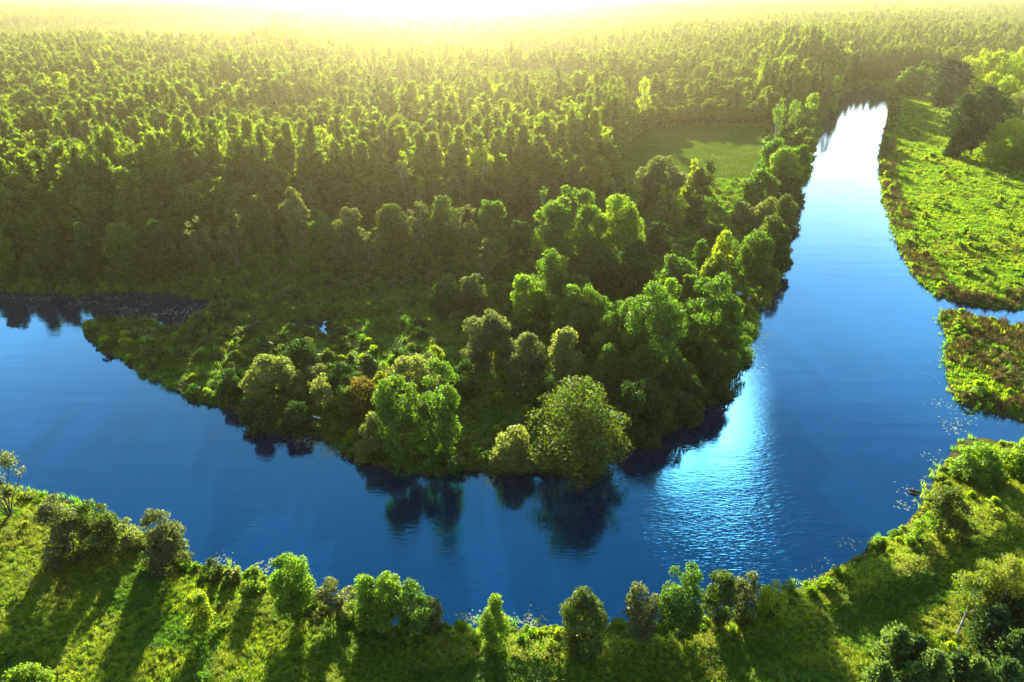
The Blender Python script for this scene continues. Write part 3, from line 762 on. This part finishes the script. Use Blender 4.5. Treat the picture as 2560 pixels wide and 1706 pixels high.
rg = np.random.default_rng(5)
def clear_of_planted(x, y, k=.42):
    ok = np.ones(len(x), bool)
    for (px, py, W) in PLANTED: ok &= (x - px) ** 2 + (y - py) ** 2 > (W * k + .8) ** 2
    return ok
x, y = jitter_grid(-520, 620, 130, 620, 5.2, rg)
m = in_forest(x, y) & (np.abs(x) < y * 1.05 + 40); x = x[m]; y = y[m]
m = shore(x, y) > 3.0; x = x[m]; y = y[m]
m = clear_of_planted(x, y, .3); x = x[m]; y = y[m]
hs = rg.uniform(.76, 1.18, len(x)) * (1 + .26 * (vnoise(x, y, 45, 8) - .5) * 2)
hs *= np.where(young(x, y), .55, 1.0)
ub, vb = project(x, y, 0.0)
hs *= np.where((ub > 1545) & (ub < 1890) & (vb < 345) & (vb > 262), .7, 1.0)
hs *= np.where((ub > 1560) & (vb < 340), 1 + .32 * np.clip((ub - 1750) / 250, 0, 1), 1)
u, v = project(x, y, 10.0)
front = np.interp(u, EDGE_U, EDGE_V) - project(x, y, 0.0)[1]
r1 = rg.random(len(x)); pickt = np.where(r1 < .74, rg.integers(0, 7, len(x)), np.where(r1 < .90, rg.integers(7, 10, len(x)), rg.integers(10, 12, len(x))))
pickt = np.where((front > 40) & (pickt >= 10) & (rg.random(len(x)) < .7), rg.integers(0, 7, len(x)), pickt)
pickt = np.where((front > 25) & (rg.random(len(x)) < .045), rg.integers(12, 14, len(x)), pickt)
hs *= np.where(front < 22, .62, np.where(front < 50, .8, 1.0))
vis = (u > 0) & (u < 2560) & (v > -10)
order = np.argsort(np.where(vis, y + 1e-3 * front, 1e9))
solo = np.zeros(len(x), bool); solo[order[:285]] = True
gz = height(x, y)
zone = [(-1, 330, 'forest in the dark left corner'), (330, 700, 'forest behind the pale willows'), (700, 1000, 'hazy forest left of glowing birch'),
        (1000, 1330, 'hazy forest behind glowing birch'), (1330, 1600, 'forest behind the tall bright trees'), (1600, 3000, 'forest around the grassy clearing')]
KN = ['pine_tree'] * 7 + ['spruce_tree'] * 3 + ['aspen_tree'] * 2 + ['birch_tree'] * 2
KA = ['rounded green pine at the front of ', 'dark pointed spruce at the front of ', 'soft leafy aspen at the front of ', 'bright yellow green birch at the front of ']
kmesh = {}
for i in np.nonzero(solo)[0]:
    k = int(pickt[i]); kk = 0 if k < 7 else 1 if k < 10 else 2 if k < 12 else 3
    if k not in kmesh:
        top, tr, lm, bm = PINES[k]
        kmesh[k] = (make_mesh('crown', top[0], [top[1]], [lm]), make_mesh('trunk', tr[0], [tr[1]], [bm], smooth=True))
    z = next(t for a, b2, t in zone if a <= u[i] < b2) if 0 <= u[i] < 3000 else zone[0][2]
    root = bpy.data.objects.new(KN[k], None); COL.objects.link(root)
    root.location = (x[i], y[i], gz[i]); s = hs[i]; b3 = rg.uniform(.78, 1.15); root.scale = (b3, b3, s); root.rotation_euler[2] = rg.uniform(0, 6.28)
    tag(root, KA[kk] + z, ('pine tree', 'spruce tree', 'aspen tree', 'birch tree')[kk], KA[kk].split(' at ')[0] + 's of the ' + z)
    link('crown', kmesh[k][0], root); link('trunk', kmesh[k][1], root)
P = [np.stack([x, y, gz], 1)[~solo]]; PK = [pickt[~solo]]; b3 = rg.uniform(.78, 1.15, len(x)); S = [np.stack([b3, b3, hs], 1)[~solo]]
# second belt out to 1.5 km
x, y = jitter_grid(-1700, 1700, 620, 1500, 6.6, rg)
m = (np.abs(x) < y * 1.0 + 40) & in_forest(x, y); x = x[m]; y = y[m]
hs = rg.uniform(.8, 1.15, len(x)) * (1 + .2 * (vnoise(x, y, 90, 8) - .5) * 2) * np.where(young(x, y), .55, 1.0)
r1 = rg.random(len(x))
P.append(np.stack([x, y, height(x, y)], 1)); PK.append(np.where(r1 < .75, rg.integers(0, 7, len(x)), np.where(r1 < .985, rg.integers(7, 12, len(x)), rg.integers(12, 14, len(x))))); S.append(np.stack([hs * 1.15, hs * 1.15, hs], 1))
P = np.concatenate(P); PK = np.concatenate(PK); S = np.concatenate(S)
Rt = np.zeros((len(P), 3)); Rt[:, 2] = rg.uniform(0, 6.28, len(P))
scatter('pine_forest', P, PK, Rt, S, near_coll)
# the far woods, in patches, thinning to fields on the left
x, y = jitter_grid(-7500, 7500, 1500, 7500, 24, rg)
m = np.abs(x) < y * .95; x = x[m]; y = y[m]
u, v = project(x, y, 0)
dense = (u > 650 + 80 * (vnoise(x, y, 300, 9) - .5)) | (v > 37 - .006 * u)
m = dense | (vnoise(x, y, 420, 10) + .35 * vnoise(x, y, 120, 12) > .78)
LX, LY = (float(a) for a in ground_at(8, 14))
m &= ~((np.abs(x - LX - .12 * (y - LY)) < 60) & (y > LY - 330) & (y < LY + 260))
x = x[m]; y = y[m]; n = len(x)
Rt = np.zeros((n, 3)); Rt[:, 2] = rg.uniform(0, 6.28, n); s = rg.uniform(.85, 1.15, n)
scatter('distant_forest', np.stack([x, y, height(x, y)], 1), rg.integers(0, 5, n), Rt, np.stack([s * 1.1, s * 1.1, s], 1), far_coll)
lk = np.array([(LX + 26 * math.cos(a), LY + 190 * math.sin(a), 2.4) for a in np.linspace(0, 2 * pi, 28)[:-1]])
kind(link('lake_water', make_mesh('lake_water', lk, [np.array([[0, i, i + 1] for i in range(1, 26)])], [wm])), 'structure')

# --- undergrowth of leafy shrubs
def shrub_mesh(seed, W, Hh, leaf, lm, nm='undergrowth_shrub', dens=.8):
    r = np.random.default_rng(seed)
    (V, f), C = crown(r, W, Hh, 0, 'dome', leaf, 12, dens, 420, 0, (.2, .34))
    return make_mesh(nm, V, [f], [lm])
und = proto_collection('undergrowth_shape', [shrub_mesh(300 + i, 3.0, 2.4, .40, LEAF[c]) for i, c in enumerate(['mid', 'dark', 'olive', 'mid', 'grey', 'dark', 'mid'])])
fringe = proto_collection('herb_shape', [shrub_mesh(330 + i, 1.3, .9, .17, lm, 'herb', .7) for i, lm in enumerate([HERB, LUSH, HERB, GRASS, LUSH])])

def tuft(seed, n, h, spread, wd, lm, bend=.5, heads=None):
    r = np.random.default_rng(seed)
    a = r.uniform(0, 6.28, n); rr = spread * np.sqrt(r.random(n)); hh = h * r.uniform(.55, 1.1, n)
    b0 = np.stack([rr * np.cos(a), rr * np.sin(a), np.zeros(n)], 1)
    la = r.uniform(0, 6.28, n); ld = np.stack([np.cos(la), np.sin(la), np.zeros(n)], 1) + np.array([.7, 0, 0]) * 1.0
    side = np.stack([-np.sin(la), np.cos(la), np.zeros(n)], 1) * wd
    m1 = b0 + ld * (bend * .25 * hh)[:, None] + np.array([0, 0, 1]) * (hh * .6)[:, None]
    tp = b0 + ld * (bend * .8 * hh)[:, None] + np.array([0, 0, 1]) * (hh)[:, None] * (1 - .25 * bend)
    V = np.stack([b0 - side, b0 + side, m1 + side * .8, m1 - side * .8, tp], 1).reshape(-1, 3)
    o = np.arange(n)[:, None] * 5
    q = o + np.array([0, 1, 2, 3]); t = o + np.array([3, 2, 4])
    if heads is None: return make_mesh('grass_tuft', V, [q, t], [lm])
    sel = r.random(n) < .35; hp = tp[sel]
    hv, hf = cards(hp, unit(r.normal(size=hp.shape) * np.array([1, 1, .2])), .11, r, .32, ld[sel] * .6 + np.array([0, 0, 1]))
    return make_mesh('grass_tuft', np.concatenate([V, hv]), [q, t, hf + len(V)], [lm, heads], [0, 0, 1])

g_near = proto_collection('near_grass_shape', [tuft(400 + i, 22, .62, .34, .022, GRASS, .8, STRAW if i % 3 == 0 else None) for i in range(6)] + [tuft(410 + i, 20, .55, .34, .026, LUSH, .9) for i in range(3)])
g_marsh = proto_collection('marsh_grass_shape', [tuft(420 + i, 20, 1.0, .6, .05, LUSH, 1.0) for i in range(5)] + [tuft(430, 16, 1.3, .5, .045, BROWNREED, .4)])
g_mead = proto_collection('meadow_grass_shape', [tuft(440 + i, 18, .85, .7, .07, GRASS if i % 2 else LUSH, .9) for i in range(6)])
g_reed = proto_collection('reed_shape', [tuft(450 + i, 16, 1.6, .5, .05, lm, .35, BROWNREED) for i, lm in enumerate([LUSH, BROWNREED, LUSH, BROWNREED])])

def spread_points(n, x0, x1, y0, y1, test, rg):
    x = rg.uniform(x0, x1, n); y = rg.uniform(y0, y1, n)
    m = test(x, y); return x[m], y[m]
def lay(name, x, y, picks, coll, s0, s1, rg, flow=True, tilt=.16, zoff=-.03):
    n = len(x)
    Rt = np.zeros((n, 3)); Rt[:, :2] = rg.normal(size=(n, 2)) * tilt
    Rt[:, 2] = (vnoise(x, y, 9, 21) * 9 + rg.normal(size=n) * .5) if flow else rg.uniform(0, 6.28, n)
    s = rg.uniform(s0, s1, n) * (.75 + .5 * vnoise(x, y, 3.5, 22))
    return scatter(name, np.stack([x, y, height(x, y) + zoff], 1), picks, Rt, np.stack([s, s, s], 1), coll)

def edge_region(x, y): return project(x, y, 0.0)
# near bank meadow
x, y = spread_points(150000, -75, 100, 34, 120, lambda x, y: np.abs(x) < y * 1.25, rg)
u, v = project(x, y, .5); d = shore(x, y)
near = (v > np.interp(u, [-600, 0, 500, 1200, 1800, 2300, 2560, 3300], [1000, 1190, 1400, 1540, 1520, 1180, 1085, 1080]))
m = near & (d > .25); xn, yn, dn = x[m], y[m], d[m]
print('near tufts', len(xn))
pk = np.where(vnoise(xn, yn, 6, 31) > .62, rg.integers(6, 9, len(xn)), rg.integers(0, 6, len(xn)))
rs = ridge_side(xn, yn); on_r = (rs > -1.5) & (rs < 4) & (xn > RIDGE[0, 0]) & (rg.random(len(xn)) < .75)
pk = np.where(on_r, rg.choice([0, 3], len(xn)), pk)  # straw headed tufts crowd the crest to imitate a sunlit strip
lay('meadow_grass', xn, yn, pk, g_near, .5, .9, rg)
m = rg.random(len(xn)) < np.where(dn < 2.2, .12, .002)
lay('bank_herbs', xn[m], yn[m], rg.integers(0, 5, m.sum()), fringe, .45, 1.2, rg, False)
# wooded point
x, y = spread_points(120000, -150, 140, 75, 330, lambda x, y: np.abs(x) < y * .95, rg)
u, v = project(x, y, 0.0); d = shore(x, y)
clear = (u > 1560) & (u < 1905) & (v > 325) & (v < 460)
pen = (v > np.interp(u, EDGE_U, EDGE_V) - 12) & (v < 1215) & (d > .15) & (u < 2100) & ~clear & (v < np.interp(u, [-2000, 0, 200, 700, 900], [745, 745, 900, 1120, 1300]))
xp, yp, dp_ = x[pen], y[pen], d[pen]
keep = rg.random(len(xp)) < np.clip(150 / yp, .35, 1) ** 1.0
xp, yp, dp_ = xp[keep], yp[keep], dp_[keep]
print('point tufts', len(xp))
lay('marsh_grass', xp, yp, np.where(rg.random(len(xp)) < .07, 5, rg.integers(0, 5, len(xp))), g_marsh, .7, 1.3, rg)
m = (rg.random(len(xp)) < np.where(dp_ < 3, .16, .05)); 
lay('marsh_herbs', xp[m], yp[m], rg.integers(0, 5, m.sum()), fringe, .9, 1.9, rg, False)
thick = vnoise(xp, yp, 14, 33) + .5 * vnoise(xp, yp, 5, 34)
u, v = project(xp, yp, 0.0)
lane = (u > 1080) & (u < 1290) & (v > 950) & (v < 1170)
lane |= (np.abs(u - np.interp(v, [440, 560, 700, 780], [1790, 1800, 1830, 1880])) < 45) & (v > 400) & (v < 790)
sunny = (u > 700) & (u < 880) & (v > 1020)
m = (rg.random(len(xp)) < np.where(thick > .82, .075, .01)) & ~lane & ~sunny & clear_of_planted(xp, yp, .25) & (dp_ > 1.2)
lay('undergrowth', xp[m], yp[m], rg.integers(0, 7, m.sum()), und, .5, 1.15, rg, False)
m = (dp_ < 2.4) & (dp_ > .2) & (vnoise(xp, yp, 5, 61) > .42) & (rg.random(len(xp)) < .16)
lay('shore_bushes', xp[m], yp[m], rg.choice([0, 1, 2, 3, 5], m.sum()), und, .35, .85, rg, False)
m = (dp_ < 1.4) & (rg.random(len(xp)) < .35)
lay('shore_reeds', xp[m], yp[m], rg.integers(0, 4, m.sum()) // 2 * 2, g_reed, .5, .95, rg)
x, y = spread_points(140000, -150, 230, 40, 330, lambda x, y: np.abs(x) < y * 1.1, rg)
d = shore(x, y); m = (d > -.9) & (d < .8) & (vnoise(x, y, 5, 51) > .45) & (rg.random(len(x)) < .55)
xr, yr = x[m], y[m]; n = len(xr); print('waterline reeds', n)
Rt = rg.normal(size=(n, 3)) * .2; Rt[:, 2] = rg.uniform(0, 6.28, n); q = rg.uniform(.3, .75, n)
scatter('waterline_reeds', np.stack([xr, yr, np.maximum(height(xr, yr), -.35)], 1), rg.integers(0, 2, n) * 2, Rt, np.stack([q, q, q], 1), g_reed)
# forest front shrubs
x, y = spread_points(5200, -260, 120, 120, 330, lambda x, y: np.abs(x) < y, rg)
u, v = project(x, y, 0.0); e = np.interp(u, EDGE_U, EDGE_V)
m = (v > e - 45) & (v < e + 40) & (u < 1560) & (shore(x, y) > 1.5) & clear_of_planted(x, y, .3)
lay('forest_edge_thicket', x[m], y[m], rg.choice([0, 1, 2, 3, 4, 5], m.sum()), und, .8, 1.9, rg, False)
# clearing
x, y = spread_points(22000, 20, 160, 190, 420, lambda x, y: x > 0, rg)
u, v = project(x, y, 0.0)
m = (u > 1550) & (u < 1915) & (v > 322) & (v < 468) & (shore(x, y) > 2)
m &= rg.random(len(x)) < .35
lay('clearing_grass', x[m], y[m], rg.integers(0, 3, m.sum()) * 2, g_mead, .2, .32, rg)
# right bank meadow and the low island beside it
x, y = spread_points(260000, 45, 330, 90, 560, lambda x, y: x < y * .98 + 10, rg)
u, v = project(x, y, 0.0); d = shore(x, y)
m = (u > 2150) & (v < 1100) & (v > 205) & (d > .2) & (v < np.interp(u, [2150, 2350, 2400, 2560, 3200], [700, 1050, 1050, 1075, 1080]))
m &= rg.random(len(x)) < np.clip(190 / y, .25, 1)
x, y, d, v = x[m], y[m], d[m], v[m]
print('right meadow', len(x))
lay('riverside_meadow_grass', x, y, rg.integers(0, 6, len(x)), g_mead, .5, .9, rg)
m = rg.random(len(x)) < .012
lay('riverside_herbs', x[m], y[m], rg.integers(0, 5, m.sum()), fringe, 1.0, 2.2, rg, False)
isl = v > 770
m = (rg.random(len(x)) < np.where((d < 5.5) & (vnoise(x, y, 7, 41) > .28), .6, np.where(isl & (vnoise(x, y, 7, 42) > .42), .5, np.where(vnoise(x, y, 16, 43) > .78, .06, .0))))
lay('brown_reeds', x[m], y[m], np.where(rg.random(m.sum()) < .9, 1, 0) + rg.integers(0, 2, m.sum()) * 2, g_reed, .6, 1.1, rg)

# ------------------------------------------------------------------ floating leaves, stones, planks, logs
lm_, nt, out = new_mat('lily_leaf')
p = N(nt, 'ShaderNodeBsdfPrincipled'); p.inputs['Base Color'].default_value = (.19, .23, .12, 1); p.inputs['Roughness'].default_value = .28  # base paled to stand in for sky glare on the pads
nt.links.new(p.outputs[0], out.inputs[0])
PADS = [(800, 1112, 26, 9, 120), (840, 1128, 22, 9, 110), (770, 1104, 26, 6, 60), (1215, 1203, 24, 6, 90), (1915, 835, 12, 18, 40), (1905, 880, 12, 25, 45), (1890, 915, 10, 10, 25), (1945, 765, 6, 4, 12),
        (2390, 1060, 30, 22, 170), (2370, 1010, 25, 30, 60), (2340, 900, 14, 80, 50), (2430, 1045, 40, 12, 90), (2320, 1150, 25, 30, 70), (2290, 1225, 22, 14, 80), (2255, 1270, 25, 14, 70), (2150, 1365, 50, 22, 70), (2060, 1420, 45, 14, 50), (2000, 1440, 40, 14, 40),
        (1150, 1548, 40, 10, 110), (1330, 1555, 60, 14, 150), (1240, 1565, 50, 8, 70), (560, 1400, 45, 10, 70), (640, 1420, 40, 14, 80), (350, 770, 120, 22, 420), (120, 745, 130, 14, 260), (460, 790, 40, 14, 160), (2180, 229, 16, 3, 26)]
pv_, pf_ = [], []; o = 0; rg = np.random.default_rng(77)
for (u0, v0, su, sv, n) in PADS:
    n = int(n * (.32 if u0 > 1950 else .6))
    nc = max(3, n // 9); kk = rg.integers(0, nc, n)
    uu = (rg.normal(size=nc) * su * .6 + u0)[kk]; vv = (rg.normal(size=nc) * sv * .6 + v0)[kk]
    X0, Y0 = ground_at(uu, vv, 0.0); X0 = X0 + rg.normal(size=n) * .55 * (1 + Y0 / 150); Y0 = Y0 + rg.normal(size=n) * .45 * (1 + Y0 / 150); ok = shore(X0, Y0) < -.15
    for xx, yy in zip(X0[ok], Y0[ok]):
        r = rg.uniform(.06, .15) * (1 + yy / 300); a0 = rg.uniform(0, 6.28); th = a0 + np.linspace(.2, 6.08, 8)
        pv_ += [(xx, yy, .012)] + [(xx + r * math.cos(t), yy + r * math.sin(t) * .9, .012 + rg.uniform(0, .012)) for t in th]
        pf_ += [(o, o + j, o + j + 1) for j in range(1, 8)]; o += 9
kind(link('lily_pads', make_mesh('lily_pads', pv_, [np.array(pf_)], [lm_])), 'stuff')

def plain(name, a, b, s, rough=.8):
    return bark_mat(name, a, b, s, .4)
WOODM = plain('weathered_pale_wood', (.62, .60, .56), (.42, .40, .36), 4)
LOGM = plain('dark_wet_wood', (.05, .032, .02), (.10, .05, .03), 5)
def at(u, v, z=0.0):
    x, y = ground_at(u, v, z); return float(x), float(y)
# pale plank on the lush shore
x0, y0 = at(781, 1041, 2.0); x1, y1 = at(801, 1046, 2.0)
Lp = math.hypot(x1 - x0, y1 - y0)
import bmesh
def bevel_box(name, sx, sy, sz, mat, bev=.02):
    bm = bmesh.new(); bmesh.ops.create_cube(bm, size=1)
    bmesh.ops.scale(bm, vec=(sx, sy, sz), verts=bm.verts); bmesh.ops.bevel(bm, geom=bm.edges[:], offset=bev, segments=2, affect='EDGES')
    me = bpy.data.meshes.new(name); bm.to_mesh(me); bm.free(); me.materials.append(mat); return me
pl = link('plank', bevel_box('plank', Lp, .32, .07, WOODM), None, ((x0 + x1) / 2, (y0 + y1) / 2, 2.0), math.atan2(y1 - y0, x1 - x0))
pl.rotation_euler[1] = .05
tag(pl, 'pale weathered plank lying on the lush grass of the point', 'plank')
def log(u, v, ln, ang, r, lab):
    x, y = at(u, v); n = 9; t = np.linspace(-1, 1, n)
    pts = np.stack([t * ln / 2 * math.cos(ang) - .25 * t ** 2 * math.sin(ang), t * ln / 2 * math.sin(ang) + .25 * t ** 2 * math.cos(ang), .12 - .2 * t ** 2], 1)
    V, f = tube(pts, r * (1 - .25 * np.abs(t) ** 3) * np.where(np.abs(t) > .99, .35, 1), 9)
    o = link('log', make_mesh('log', V, [f], [LOGM], smooth=True), None, (x, y, 0)); tag(o, lab, 'log', 'logs in the water off the curved bank')
log(2286, 1229, 1.7, R(-28), .13, 'dark wet log floating off the curved bank, farther from the camera of two')
log(2283, 1236, 1.3, R(-30), .10, 'reddish wet log floating off the curved bank, nearer of two')
def rock(u, v, s, lab):
    bm = bmesh.new(); bmesh.ops.create_icosphere(bm, subdivisions=3, radius=1)
    r = np.random.default_rng(u)
    ph = r.uniform(0, 6, 6)
    for q in bm.verts:
        c = q.co; k = 1 + .16 * math.sin(3 * c.x + ph[0]) + .13 * math.sin(4 * c.y + ph[1]) + .1 * math.sin(5 * c.z + ph[2] + 2 * c.x)
        q.co = (c.x * k * s * 1.2, c.y * k * s * .8, max(c.z * k, -.5) * s * .9)
    me = bpy.data.meshes.new('rock'); bm.to_mesh(me); bm.free(); me.materials.append(plain('grey_stone', (.42, .42, .43), (.24, .24, .25), 3))
    x, y = at(u, v, 1.0); o = link('rock', me, None, (x, y, hz(x, y) + .8)); tag(o, lab, 'rock')
rock(1880, 751, .75, 'grey rock on the sunlit grass beside the small inlet')
rock(1847, 743, .55, 'pale small rock in the grass at the shadow edge near the inlet')
print('plants', len(PLANTED))
